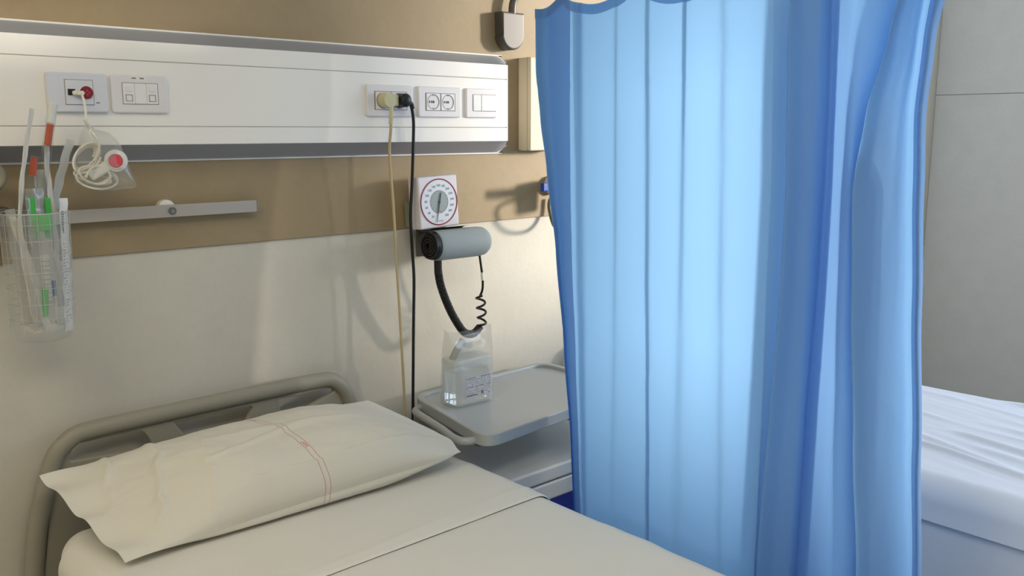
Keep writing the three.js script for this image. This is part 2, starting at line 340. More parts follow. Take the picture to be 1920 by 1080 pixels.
function pouch(name, label, cat, pts, w, mat, thick = 0.003, bend = 0.004, group) {   // long flat packet along a polyline, slightly bowed across
  const c = new THREE.CatmullRomCurve3(pts.map((p) => V(...p))), nv = 24, nu = 6, side = V(0.80, 0, -0.60);
  const mk = (o) => surface(nu, nv, (u, v) => {
    const p = c.getPointAt(v), tg = c.getTangentAt(v), s = side.clone().addScaledVector(tg, -side.dot(tg)).normalize(), n = new THREE.Vector3().crossVectors(tg, s).normalize();
    const k = (u - 0.5) * 2, e = Math.min(1, Math.min(v, 1 - v) * 12, (1 - Math.abs(k)) * 4);
    p.addScaledVector(s, k * w / 2 * (1 + 0.05 * Math.sin(v * 21))).addScaledVector(n, bend * (1 - k * k) + o * thick / 2 * e + 0.0012 * Math.sin(v * 34 + k * 3));
    return [p.x, p.y, p.z];
  });
  const t = thing(name, label, cat, [0, 0, 0], group);
  part(t, 'wrapper', [mk(1), mk(-1)], mat);
  return { t, c, side };
}
const printTex = (() => {
  const c = document.createElement('canvas'); c.width = 128; c.height = 512; const g = c.getContext('2d');
  g.fillStyle = '#eceae8'; g.fillRect(0, 0, 128, 512);
  g.fillStyle = '#44464c'; for (let i = 0; i < 26; i++) g.fillRect(18, 50 + i * 3.2, 44, hash(i, 3) > 0.5 ? 2.4 : 1.1);
  g.fillStyle = '#73777e'; for (let i = 0; i < 26; i++) { const y = 170 + i * 12; for (let k = 0; k < 6; k++) if (hash(i, k) > 0.35) g.fillRect(14 + k * 16, y + hash(k, i) * 4, 9, 3 + 3 * hash(i + 9, k)); }
  const t = new THREE.CanvasTexture(c); t.colorSpace = THREE.SRGBColorSpace; return t;
})();
M.printed = std(0xffffff, 0.6, { map: printTex, side: THREE.DoubleSide });
M.paper2 = std(0xdfd9cf, 0.7, { side: THREE.DoubleSide });
M.filmWhite = phys({ color: 0xf2f2f0, roughness: 0.5, transmission: 0.55, thickness: 0, side: THREE.DoubleSide });
{
  const G = 'packets standing in the supply basket';
  pouch('sterile_packet', 'white printed packet against the right wall of the basket', 'packet', [[0.538, 1.152, 0.142], [0.5445, 1.28, 0.138], [0.55, 1.418, 0.132]], 0.024, M.printed, 0.004, 0.003, G);
  pouch('sterile_packet', 'tall narrow white packet sticking far up out of the basket', 'packet', [[0.475, 1.17, 0.15], [0.463, 1.36, 0.155], [0.476, 1.46, 0.15], [0.506, 1.592, 0.14]], 0.011, M.paper2, 0.004, 0.002, G);
  pouch('sterile_packet', 'cream packet slanting from upper left down to basket bottom', 'packet', [[0.497, 1.158, 0.15], [0.482, 1.26, 0.152], [0.452, 1.39, 0.142]], 0.020, M.paper2, 0.004, 0.002, G);
  pouch('sterile_packet', 'white paper packet standing behind the green-tipped syringe pouch', 'packet', [[0.508, 1.165, 0.125], [0.520, 1.33, 0.112], [0.52, 1.43, 0.108], [0.518, 1.475, 0.1]], 0.034, M.paper2, 0.004, 0.003, G);
  pouch('sterile_packet', 'wide pale packet leaning right between basket and bagged handset', 'packet', [[0.52, 1.30, 0.10], [0.545, 1.42, 0.105], [0.576, 1.532, 0.12]], 0.026, M.filmWhite, 0.004, 0.003, G);
  pouch('sterile_packet', 'narrow clear packet leaning against the left wall of the basket', 'packet', [[0.472, 1.17, 0.12], [0.461, 1.29, 0.12], [0.456, 1.40, 0.118]], 0.026, M.filmWhite, 0.004, 0.003, G);
  pouch('sterile_packet', 'tall white strip packet standing just right of the orange tubes', 'packet', [[0.53, 1.2, 0.128], [0.533, 1.36, 0.122], [0.53, 1.47, 0.118], [0.532, 1.52, 0.116]], 0.015, M.paper2, 0.003, 0.002, G);
  pouch('sterile_packet', 'short wide translucent packet low down at the basket back', 'packet', [[0.51, 1.16, 0.095], [0.515, 1.26, 0.09], [0.514, 1.36, 0.088]], 0.05, M.filmWhite, 0.004, 0.004, G);
  // syringe pouch with green plastic
  const a = pouch('syringe_pouch', 'clear syringe pouch with bright green plastic inside at basket front', 'pouch', [[0.487, 1.17, 0.172], [0.49, 1.28, 0.172], [0.491, 1.38, 0.166], [0.491, 1.44, 0.16]], 0.05, M.film, 0.006, 0.003, G);
  part(a.t, 'green_clip', [box(0.4785, 0.4895, 1.37, 1.423, 0.166, 0.172, 0.0025), box(0.512, 0.523, 1.366, 1.42, 0.146, 0.152, 0.0025), box(0.482, 0.520, 1.356, 1.388, 0.154, 0.164, 0.004), box(0.486, 0.494, 1.34, 1.358, 0.161, 0.168, 0.0025), box(0.507, 0.515, 1.342, 1.358, 0.15, 0.156, 0.0025)], M.green);
  part(a.t, 'green_plunger', tube([[0.489, 1.19, 0.170], [0.492, 1.225, 0.170], [0.494, 1.245, 0.17]], 0.0058, 16, 10), M.green);
  part(a.t, 'barrel', cyl(0.0085, 0.0085, 0.09, 20).translate(0.4985, 1.265, 0.164), M.filmWhite);
  for (let i = 0; i < 9; i++) part(a.t, 'scale_mark', new THREE.TorusGeometry(0.0087, 0.0005, 4, 20).rotateX(Math.PI / 2).translate(0.4985, 1.226 + i * 0.009, 0.164), M.gap);
  part(a.t, 'blue_hub', tube([[0.513, 1.225, 0.15], [0.514, 1.255, 0.15]], 0.005, 8, 10), M.bluePlastic);
  a.t.position.set(0.004, 0, -0.018);
  // two sampling tubes with orange-red ends
  for (const [p0, p1, lab] of [
    [[0.506, 1.40, 0.128], [0.549, 1.603, 0.124], 'tall clear tube with white cap and orange band, taller of the pair'],
    [[0.484, 1.38, 0.128], [0.508, 1.503, 0.124], 'shorter clear tube with orange end beside the tall one'],
  ]) {
    const t = thing('capped_tube', lab, 'tube', [0, 0, 0], G), A = V(...p0), B = V(...p1), tall = p1[1] > 1.55, L = A.distanceTo(B);
    const seg = (f0, f1, r) => { const a2 = A.clone().lerp(B, f0), b2 = A.clone().lerp(B, f1), d = a2.distanceTo(b2); const g = cyl(r, r, d, 18); g.applyQuaternion(new THREE.Quaternion().setFromUnitVectors(V(0, 1, 0), B.clone().sub(A).normalize())); const m = a2.add(b2).multiplyScalar(0.5); return g.translate(m.x, m.y, m.z); };
    part(t, 'clear_barrel', seg(0, tall ? 0.99 : 0.98, 0.0095), M.clear);
    part(t, 'orange_band', tall ? seg(0.60, 0.80, 0.0066) : seg(0.68, 0.96, 0.0066), M.orange);
    if (tall) part(t, 'white_cap', seg(0.81, 1, 0.0078), M.paper);
  }
  // crumpled liner at the bottom of the basket
  const t = thing('crumpled_wrapper', 'crumpled clear wrapper lying on the bottom of the basket', 'wrapper', [BX, 1.145, BZ]);
  part(t, 'film', surface(28, 14, (u, v) => { const a = u * Math.PI * 2, r = 0.05 * Math.sqrt(v) * (0.85 + 0.12 * fbm(u * 8, v * 3)); return [r * Math.cos(a), 0.004 + 0.034 * v * fbm(u * 9 + 3, v * 4 + 2), r * Math.sin(a)]; }), M.filmWhite);
}
{ // grey rail clamp at the very left of the photo
  const t = thing('rail_clamp', 'grey plastic clamp on the rail at the left edge of the photo', 'clamp', [0.45, 1.371, 0.034]);
  part(t, 'clamp_body', box(-0.035, 0.02, -0.03, 0.03, -0.001, 0.035, 0.008), M.lampGrey);
  part(t, 'hook_ring', new THREE.TorusGeometry(0.024, 0.008, 10, 28).translate(-0.012, 0.09, 0.03), M.bedPlastic);
  part(t, 'hook_stem', tube([[-0.012, 0.02, 0.02], [-0.012, 0.068, 0.03]], 0.007, 8, 10), M.bedPlastic);
}
{ // bagged nurse-call handset hanging on its lead
  const t = thing('call_handset', 'white call handset with red button, coiled lead plugged into the call plate', 'handset');
  part(t, 'plug', [box(0.596, 0.618, 1.6205, 1.6295, UZ + 0.0118, UZ + 0.022, 0.003), cyl(0.004, 0.004, 0.014, 12).rotateX(Math.PI / 2).translate(0.606, 1.625, UZ + 0.018)], M.whiteCable);
  part(t, 'cable', tube([[0.612, 1.6235, UZ + 0.02], [0.6135, 1.61, 0.102], [0.612, 1.585, 0.112], [0.61, 1.56, 0.118], [0.622, 1.54, 0.122], [0.63, 1.52, 0.122], [0.62, 1.49, 0.12]], 0.0026, 60, 8), M.whiteCable);
  const coil = [];
  for (let i = 0; i <= 150; i++) { const a = i / 150 * Math.PI * 2 * 4.5, k = i / 150; const lx = (0.032 + 0.010 * Math.sin(a * 0.37 + 1)) * Math.cos(a), ly = (0.010 + 0.014 * k) * Math.sin(a) + 0.006 * Math.sin(a * 0.61), ang = -0.12; coil.push([0.62 + lx * Math.cos(ang) - ly * Math.sin(ang), 1.4535 + 0.006 * k + lx * Math.sin(ang) + ly * Math.cos(ang), 0.108 + 0.022 * k + 0.003 * Math.sin(a * 2.3)]); }
  part(t, 'lead_coil', tube(coil, 0.0024, 320, 7), M.whiteCable);
  const c2 = []; for (let i = 0; i <= 90; i++) { const a = i / 90 * Math.PI * 2 * 3; c2.push([0.606 + (0.016 + 0.01 * i / 90) * Math.cos(a) + 0.012 * Math.sin(a), 1.497 + (0.02 + 0.012 * i / 90) * Math.sin(a), 0.104 + 0.016 * i / 90]); }
  part(t, 'lead_loops', tube(c2, 0.0024, 200, 7), M.whiteCable);
  const body = part(t, 'handset_body', [cyl(0.021, 0.023, 0.014, 32).rotateX(Math.PI / 2), box(-0.060, -0.012, -0.011, 0.011, -0.007, 0.006, 0.005)].map((g) => g.rotateZ(0.55).rotateY(-0.35).translate(0.657, 1.489, 0.132)), M.paper);
  part(body, 'button_ring', new THREE.TorusGeometry(0.0155, 0.0022, 8, 32).translate(0, 0, 0.008).rotateY(-0.35).translate(0.657, 1.489, 0.132), M.plate);
  part(body, 'call_button', cyl(0.0122, 0.0128, 0.006, 28).rotateX(Math.PI / 2).translate(0, 0, 0.009).rotateY(-0.35).translate(0.657, 1.489, 0.132), M.pinkRed);
}
{
  const t = thing('plastic_bag', 'clear plastic bag tied around the call handset and coiled lead', 'bag');
  const pts = [[0.609, 1.566], [0.625, 1.553], [0.652, 1.545], [0.672, 1.522], [0.69, 1.47], [0.699, 1.434], [0.672, 1.43], [0.64, 1.428], [0.605, 1.436], [0.578, 1.45], [0.585, 1.49], [0.594, 1.535]];
  const cv = new THREE.CatmullRomCurve3(pts.map((p) => V(p[0], p[1], 0)), true, 'catmullrom', 0.4), cx = 0.64, cy = 1.49;
  const half = (s) => surface(60, 12, (u, v) => { const p = cv.getPoint(u), k = Math.sqrt(1 - v * v), x = lerp(cx, p.x, v), y = lerp(cy, p.y, v); return [x, y, 0.12 + s * (0.026 * k + 0.008 * (fbm(x * 60, y * 60, 3) - 0.5) * (1 - v * v * 0.6))]; });
  part(t, 'film', [half(1), half(-1)], M.film);
  part(t, 'gathered_neck', tube([[0.607, 1.572, 0.12], [0.611, 1.562, 0.12], [0.618, 1.552, 0.121]], 0.004, 10, 8), M.filmWhite);
}

// ------------------------------------------------------------------ blood pressure gauge and rolled cuff
const dialTex = (() => {
  const c = document.createElement('canvas'); c.width = c.height = 512; const g = c.getContext('2d');
  g.fillStyle = '#e2e6ee'; g.fillRect(0, 0, 512, 512); g.translate(256, 256);
  g.fillStyle = '#22252b'; g.font = 'bold 35px sans-serif'; g.textAlign = 'center'; g.textBaseline = 'middle';
  for (let i = 0; i < 15; i++) { const a = Math.PI / 2 + (32 + i * (296 / 14)) * Math.PI / 180; g.fillText(String(20 + i * 20), 188 * Math.cos(a), 188 * Math.sin(a)); }
  g.fillStyle = '#9aa5a5'; g.beginPath(); g.arc(0, 0, 132, 0, 7); g.fill();
  g.strokeStyle = '#3c4248'; for (let i = 0; i <= 150; i++) { const a = Math.PI / 2 + (11 + i * 2.26) * Math.PI / 180, r0 = 132, r1 = i % 10 ? 122 : 110; g.lineWidth = i % 10 ? 1.2 : 2.4; g.beginPath(); g.moveTo(r0 * Math.cos(a), r0 * Math.sin(a)); g.lineTo(r1 * Math.cos(a), r1 * Math.sin(a)); g.stroke(); }
  g.strokeStyle = '#b84049'; g.lineWidth = 5; g.beginPath(); g.moveTo(0, 92); g.lineTo(-24, 132); g.moveTo(0, 92); g.lineTo(24, 132); g.stroke();
  g.fillStyle = '#a8434e'; g.font = 'bold 24px sans-serif'; g.fillText('mmHg', 4, 216);
  const t = new THREE.CanvasTexture(c); t.colorSpace = THREE.SRGBColorSpace; return t;
})();
{
  const t = thing('blood_pressure_gauge', 'square white blood pressure gauge with round dial on the beige wall', 'gauge', [1.518, 1.357, 0.05]);
  t.rotation.set(-0.02, 0, 0.045);
  part(t, 'wall_bracket', box(-0.055, 0.02, -0.07, 0.0, -0.042, 0.004, 0.004), std(0x8d917d, 0.6));
  part(t, 'housing', box(-0.067, 0.067, -0.0705, 0.0705, 0.0, 0.048, 0.005), std(0xe3e0e6, 0.4));
  part(t, 'dial_face', new THREE.CircleGeometry(0.0615, 64).translate(0, 0, 0.0486), std(0xffffff, 0.45, { map: dialTex }));
  part(t, 'red_bezel', new THREE.TorusGeometry(0.0622, 0.0017, 8, 80).translate(0, 0, 0.0488), std(0x9c3540, 0.4));
  const n = part(t, 'needle', (() => { const s = new THREE.Shape(); s.moveTo(-0.0007, -0.056); s.lineTo(0.0007, -0.056); s.lineTo(0.0018, -0.004); s.lineTo(0.0016, 0.026); s.lineTo(-0.0016, 0.026); s.lineTo(-0.0018, -0.004); return extrude(s, 0.0006).rotateZ(-0.24).translate(0, 0, 0.0505); })(), M.dark);
  part(n, 'hub', cyl(0.0028, 0.0028, 0.002, 16).rotateX(Math.PI / 2).translate(0, 0, 0.0505), M.dark);
}
{
  const t = thing('pressure_cuff', 'rolled grey pressure cuff with black lining and coiled black hose below the gauge', 'cuff', [0, 0, 0]);
  // holder shelf of the gauge carries the roll
  const ax = V(1.474, 1.2435, 0.128), bx = V(1.662, 1.2415, 0.118), L = ax.distanceTo(bx), q = new THREE.Quaternion().setFromUnitVectors(V(0, 0, 1), bx.clone().sub(ax).normalize());
  const place = (g) => g.applyQuaternion(q).translate(ax.x, ax.y, ax.z);
  const spiral = (r0, r1, turns, w, dep, a0) => {   // rolled strip
    const s = new THREE.Shape(), n = 160, P = [], Q = [];
    for (let i = 0; i <= n; i++) { const a = a0 + i / n * turns * Math.PI * 2, r = lerp(r0, r1, i / n); P.push([r * Math.cos(a), r * Math.sin(a)]); Q.push([(r - w) * Math.cos(a), (r - w) * Math.sin(a)]); }
    s.moveTo(...P[0]); P.slice(1).forEach((p) => s.lineTo(...p)); Q.reverse().forEach((p) => s.lineTo(...p)); s.closePath();
    return extrude(s, dep);
  };
  const lathe = new THREE.LatheGeometry([[0.0385, 0.0], [0.041, 0.003], [0.042, 0.02], [0.042, L - 0.03], [0.040, L - 0.012], [0.034, L - 0.002], [0.0, L]].map((p) => new THREE.Vector2(...p)), 48).rotateX(Math.PI / 2);
  part(t, 'grey_outer_wrap', place(lathe), M.tealGrey);
  part(t, 'black_roll', place(spiral(0.040, 0.010, 3.6, 0.006, 0.02, 1.2).translate(0, 0, -0.018)), M.black);
  part(t, 'black_core', place(cyl(0.038, 0.038, 0.012, 40).rotateX(Math.PI / 2).translate(0, 0, -0.004)), M.dark);
  part(t, 'lining_flap', place(surface(10, 12, (u, v) => { const a = Math.PI * (0.36 + 0.20 * u), r = 0.0435 + 0.006 * u; return [-r * Math.cos(a) * -1, r * Math.sin(a), 0.0 + v * 0.12]; })), Object.assign(M.black.clone(), { side: THREE.DoubleSide }));
  part(t, 'support_bracket', [box(1.50, 1.60, 1.272, 1.278, 0.02, 0.10, 0.002), box(1.50, 1.60, 1.20, 1.278, 0.012, 0.02, 0.002)], M.lampGrey);
  // hose: tight coil, loop, loose coil
  const helix = (pts, R, turns, r, n, phase = 0) => {
    const c = new THREE.CatmullRomCurve3(pts.map((p) => V(...p))), fr = c.computeFrenetFrames(n), out = [];
    for (let i = 0; i <= n; i++) { const p = c.getPointAt(i / n), a = phase + i / n * turns * Math.PI * 2; p.addScaledVector(fr.normals[i], R * Math.cos(a)).addScaledVector(fr.binormals[i], R * Math.sin(a)); out.push([p.x, p.y, p.z]); }
    return out;
  };
  part(t, 'hose_socket', tube([[1.49, 1.215, 0.125], [1.493, 1.165, 0.122]], 0.011, 8, 14), M.black);
  part(t, 'tight_hose_coil', tube(helix([[1.493, 1.172, 0.122], [1.5, 1.14, 0.12], [1.522, 1.085, 0.118], [1.556, 1.025, 0.116], [1.592, 0.982, 0.116], [1.622, 0.976, 0.116], [1.65, 0.992, 0.114]], 0.0085, 46, 0.0034, 736), 0.0034, 736, 6), M.black);
  part(t, 'hose_core', tube([[1.493, 1.172, 0.122], [1.5, 1.14, 0.12], [1.522, 1.085, 0.118], [1.556, 1.025, 0.116], [1.592, 0.982, 0.116], [1.622, 0.976, 0.116], [1.65, 0.992, 0.114]], 0.0072, 60, 8), M.dark);
  part(t, 'loose_hose_coil', tube(helix([[1.652, 0.99, 0.114], [1.656, 1.01, 0.114], [1.653, 1.05, 0.114], [1.651, 1.085, 0.114]], 0.0125, 3.3, 0.0032, 120, 1), 0.0034, 160, 7), M.black);
  part(t, 'straight_hose', tube([[1.655, 1.078, 0.106], [1.66, 1.098, 0.112], [1.6565, 1.125, 0.118], [1.652, 1.15, 0.12], [1.642, 1.2, 0.122]], 0.0034, 30, 8), M.black);
  part(t, 'white_connector', tube([[1.6555, 1.128, 0.1185], [1.652, 1.152, 0.1205]], 0.0045, 6, 12), M.paper);
}

// ------------------------------------------------------------------ wall lamp mount, wall box, gas outlet
{
  const t = thing('wall_lamp', 'grey wall lamp bracket with bent tube arm above the unit end', 'lamp', [1.844, 1.79, 0.006]);
  const s = new THREE.Shape(); s.moveTo(-0.038, 0.095); s.lineTo(-0.038, 0.036); s.absarc(0, 0.038, 0.038, Math.PI, 0, false); s.lineTo(0.038, 0.095); s.closePath();
  part(t, 'bracket', extrude(s, 0.026, 0.006, 4).translate(0, 0, 0.006), M.lampGrey);
  part(t, 'arm', tube([[0.005, 0.088, 0.026], [0.008, 0.125, 0.026], [0.02, 0.155, 0.028], [0.028, 0.20, 0.03], [0.028, 0.34, 0.05], [-0.02, 0.46, 0.16]], 0.0115, 60, 14), M.lampGrey);
  part(t, 'lamp_head', new THREE.LatheGeometry([[0.0, 0.05], [0.03, 0.045], [0.045, 0.02], [0.07, -0.03], [0.067, -0.03], [0.042, 0.017], [0.0, 0.04]].map((p) => new THREE.Vector2(...p)), 32).translate(-0.03, 0.47, 0.18), M.lampGrey);
}
{
  const t = thing('wall_box', 'flat beige wall box half hidden behind the blue curtain', 'box', [1.965, 1.49, 0.006]);
  part(t, 'housing', box(-0.068, 0.068, 0, 0.276, 0, 0.054, 0.004), M.boxBeige);
  part(t, 'lid_joint', box(-0.0685, 0.0685, 0.0, 0.276, 0.040, 0.0412), M.gap);
}
{
  const t = thing('gas_outlet', 'wall gas outlet with small blue lever peeking out beside the curtain edge', 'outlet', [2.04, 1.38, 0.006]);
  part(t, 'backplate', cyl(0.03, 0.03, 0.02, 28).rotateX(Math.PI / 2).translate(0, 0, 0.01), M.plate);
  part(t, 'valve_stem', cyl(0.011, 0.011, 0.06, 18).rotateX(Math.PI / 2).translate(0, 0, 0.05), M.steel);
  part(t, 'flow_meter_body', cyl(0.03, 0.026, 0.09, 24).translate(0.01, -0.02, 0.078), M.lampGrey);
  part(t, 'blue_lever', box(-0.130, 0.0, -0.012, 0.015, 0.085, 0.099, 0.004), std(0x0b3f9e, 0.4));
  part(t, 'hose', tube([[-0.0, -0.02, 0.07], [-0.075, -0.03, 0.085], [-0.096, -0.05, 0.09], [-0.088, -0.085, 0.088], [-0.06, -0.12, 0.075], [-0.02, -0.13, 0.05], [0.0, -0.1, 0.03], [0.0, -0.04, 0.022]], 0.0055, 50, 8), std(0x6f6546, 0.5));
}

// ------------------------------------------------------------------ bed with headboard
const BEDX0 = 0.462, BEDX1 = 1.362, TOP = 0.742, BEDZ0 = 0.14, BEDZ1 = 2.12;
{
  const t = thing('hospital_bed', 'hospital bed with greyish beige plastic headboard against the wall', 'bed', [0.872, 0, 0.055]);
  const hb = roundedShape([[-0.45, 0.42], [0.45, 0.42], [0.392, 0.93], [-0.392, 0.93]], [0.02, 0.02, 0.09, 0.09]);
  const tubeR = 0.02;
  const cv = [[-0.445, 0.42], [-0.41, 0.7], [-0.372, 0.835], [-0.355, 0.875], [-0.315, 0.905], [-0.25, 0.91], [0, 0.9125], [0.25, 0.913], [0.315, 0.908], [0.352, 0.875], [0.368, 0.835], [0.41, 0.7], [0.445, 0.42]];
  part(t, 'headboard_frame', tube(cv.map(([x, y]) => [x, y, 0]), tubeR, 140, 14, false, 0.35).scale(1, 1, 0.85), M.bedPlastic);
  // panel with three openings under the top bar
  const panel = roundedShape([[-0.43, 0.42], [0.43, 0.42], [0.352, 0.9], [-0.352, 0.9]], [0.01, 0.01, 0.05, 0.05]);
  const hole = (pts, r) => { const h = new THREE.Path(roundedShape(pts, r).getPoints(8)); panel.holes.push(h); };
  hole([[-0.335, 0.847], [-0.21, 0.838], [-0.15, 0.842], [-0.172, 0.888], [-0.325, 0.888]].reverse(), [0.008, 0.008, 0.012, 0.02, 0.006].reverse());
  hole([[-0.06, 0.815], [0.05, 0.815], [0.105, 0.888], [-0.108, 0.888]].reverse(), [0.006, 0.03, 0.03, 0.006]);
  hole([[0.165, 0.838], [0.21, 0.838], [0.325, 0.872], [0.322, 0.889], [0.16, 0.889]].reverse(), [0.006, 0.01, 0.006, 0.02, 0.012]);
  part(t, 'headboard_panel', extrude(panel, 0.008, 0.003, 2).translate(0, 0, -0.008), M.bedPlastic);
  part(t, 'side_rail', box(-0.42, -0.38, 0.46, 0.52, 0.04, 2.05, 0.006), M.bedMetal);
  part(t, 'side_rail', box(0.38, 0.42, 0.46, 0.52, 0.04, 2.05, 0.006), M.bedMetal);
  part(t, 'mattress_deck', box(-0.38, 0.38, 0.53, 0.56, 0.05, 2.04, 0.004), M.bedMetal);
  for (const [x, z] of [[-0.34, 0.12], [0.34, 0.12], [-0.34, 1.9], [0.34, 1.9]]) {
    const l = part(t, 'leg', box(x - 0.025, x + 0.025, 0.12, 0.53, z - 0.025, z + 0.025, 0.004), M.bedMetal);
    part(l, 'castor', cyl(0.06, 0.06, 0.03, 24).rotateZ(Math.PI / 2).translate(x, 0.06, z), M.dark);
  }
  part(t, 'footboard', box(-0.42, 0.42, 0.4, 0.85, 2.08, 2.11, 0.012), M.bedPlastic);
}
// mattress in a fitted sheet
{
  const t = thing('mattress', 'mattress in tight white fitted sheet under the pillow, left corner showing', 'mattress', [0, 0, 0]);
  const g = new RoundedBoxGeometry(BEDX1 - BEDX0 - 0.02, 0.175, BEDZ1 - BEDZ0, 8, 0.055).translate((BEDX0 + BEDX1) / 2, TOP - 0.0875, (BEDZ0 + BEDZ1) / 2);
  part(t, 'fitted_sheet', uvMetres(g, 0.25), M.sheet);
}
// drape: cross-section over the mattress, u from left hem up, over and down to right hem
function drape({ x0, x1, top, z0, z1, dropL, dropR, lift, wr, r = 0.05, nu = 150, nv = 170, sd = 0, flare = 0.02 }) {
  const w = x1 - x0 - 2 * r, arc = r * Math.PI / 2, len = dropL + arc + w + arc + dropR;
  const at = (s) => {
    if (s < dropL) return [x0 - flare * (1 - s / dropL) ** 1.5, top - r - (dropL - s), -1, 0];
    s -= dropL; if (s < arc) { const a = s / r; return [x0 + r - r * Math.cos(a), top - r + r * Math.sin(a), -Math.cos(a), Math.sin(a)]; }
    s -= arc; if (s < w) return [x0 + r + s, top, 0, 1];
    s -= w; if (s < arc) { const a = s / r; return [x1 - r + r * Math.sin(a), top - r + r * Math.cos(a), Math.sin(a), Math.cos(a)]; }
    s -= arc; return [x1 + flare * (s / Math.max(dropR, 1e-3)) ** 1.5, top - r - s, 1, 0];
  };
  return surface(nu, nv, (u, v) => {
    const s = u * len, [x, y, nx, ny] = at(s), z = lerp(z0, z1, v), d = lift + wr(s, z, u, v);
    return [x + nx * d, y + ny * d, z];
  }, [len / 0.25, (z1 - z0) / 0.25]);
}
const ridge = (x, w) => Math.exp(-(x * x) / (w * w));
{
  const t = thing('top_sheet', 'white top sheet spread smooth over the bed in the foreground', 'sheet');
  const wr = (s, z) => 0.007 * (fbm(s * 3.1, z * 5.3, 4) - 0.4) + 0.0035 * ridge(Math.sin(s * 2.3 + z * 7) * 0.12, 0.03) * fbm(s * 2, z * 2);
  part(t, 'sheet_body', drape({ x0: BEDX0, x1: BEDX1, top: TOP, z0: 0.235, z1: BEDZ1 + 0.01, dropL: 0.16, dropR: 0.12, lift: 0.004, wr, flare: 0.012 }), M.sheet);
  const wr2 = (s, z, u, v) => wr(s, z) + 0.0025 * (fbm(s * 5 + 9, z * 9, 3) - 0.3) + 0.0016 * ridge((z - 0.66 - 0.015 * Math.sin(s * 4)), 0.012) - 0.0035 * ss(0.985, 1, v);
  part(t, 'turned_down_edge', drape({ x0: BEDX0, x1: BEDX1, top: TOP, z0: 0.24, z1: 0.7, dropL: 0.14, dropR: 0.10, lift: 0.0095, wr: wr2, flare: 0.014, nv: 110 }), M.sheet, 'turned-down edge of the top sheet');
}
// pillow
const pillowTex = (() => {
  const c = document.createElement('canvas'); c.width = 1024; c.height = 1024; const g = c.getContext('2d');
  g.fillStyle = '#dbd7cb'; g.fillRect(0, 0, 1024, 1024);
  g.strokeStyle = '#c98f86'; g.lineWidth = 2; for (const x of [534, 550]) { g.beginPath(); g.moveTo(x, 0); g.lineTo(x, 1024); g.stroke(); }
  g.fillStyle = '#b8554c'; for (const y of [650, 130]) for (let i = 0; i < 7; i++) { g.fillRect(537 + (i % 2) * 4, y + i * 9, 7, 3); g.fillRect(537 + (i % 3) * 4, y + i * 9 + 4, 2.5, 5); }
  const t = new THREE.CanvasTexture(c); t.colorSpace = THREE.SRGBColorSpace; return t;
})();
{
  const t = thing('pillow', 'long white pillow with thin red double stripe leaning on the headboard', 'pillow');
  const mat = std(0xffffff, 0.85, { map: pillowTex, side: THREE.DoubleSide });
  const LB = V(0.455, 0.868, 0.15), LF = V(0.515, 0.768, 0.44), RF = V(1.305, 0.80, 0.485), RB = V(1.215, 0.875, 0.18);
  const shell = (top) => surface(180, 100, (u, v) => {   // u left to right, v front to back
    const a = LF.clone().lerp(RF, u), b = LB.clone().lerp(RB, u), p = a.lerp(b, v);
    // edges pull in between the corners
    const pinch = 0.028 * (Math.sin(Math.PI * u)) * (v < 0.5 ? 1 - 2 * v : 0); p.z -= pinch * 0.4;
    const e = Math.pow(ss(0.02, 0.36, u), 0.8) * Math.pow(1 - ss(0.70, 1.02, u), 0.62), f = Math.pow(Math.max(0, 1 - Math.pow(Math.abs(v * 2 - 1), 2.4)), 0.58);
    const h = e * f;
    if (top) {
      const crease = 0.010 * ridge(Math.sin(u * 26 - v * 5 + 2 * fbm(u * 4, v * 4)) * 0.5, 0.13) * (1 - ss(0.1, 0.42, u)) + 0.018 * (fbm(u * 6 + 2, v * 4, 4) - 0.5) + 0.006 * ridge(v - 0.5 - 0.25 * (u - 0.4) - 0.02 * Math.sin(u * 14), 0.022) * ss(0.2, 0.4, u) * (1 - ss(0.55, 0.75, u)) + 0.005 * ridge(v - 0.62 + 0.35 * (u - 0.5), 0.035) * ss(0.3, 0.45, u) * (1 - ss(0.6, 0.8, u)) + 0.007 * ridge(v - 0.13 - 0.05 * u, 0.03) * ss(0.15, 0.4, u) * (1 - ss(0.85, 0.97, u));
      p.y += 0.084 * h * (1 - 0.06 * u) + crease * Math.min(1, h * 3 + 0.0); p.z += 0.052 * h;
      p.x -= 0.0;
      p.y += 0.006 * Math.sin(v * 19 + u * 8) * (1 - ss(0, 0.13, u));
      p.z += 0.006 * Math.sin(v * 13) * (1 - ss(0, 0.10, u));
    } else {
      p.y -= 0.055 * h + 0.004 * Math.min(1, 12 * Math.min(u, 1 - u, v, 1 - v)); p.z += 0.02 * h;
      p.y += 0.006 * Math.sin(v * 19 + u * 8) * (1 - ss(0, 0.13, u));
      p.z += 0.006 * Math.sin(v * 13) * (1 - ss(0, 0.10, u));
    }
    p.x -= 0.022 * ss(0.92, 1, u) * (1 - ss(0, 0.22, v)); p.z -= 0.012 * ss(0.9, 1, u) * (1 - ss(0, 0.22, v));
    p.y = Math.max(p.y, TOP + 0.022);
    return [p.x, p.y, p.z];
  });
  part(t, 'pillowcase', [shell(true), shell(false)], mat);
}

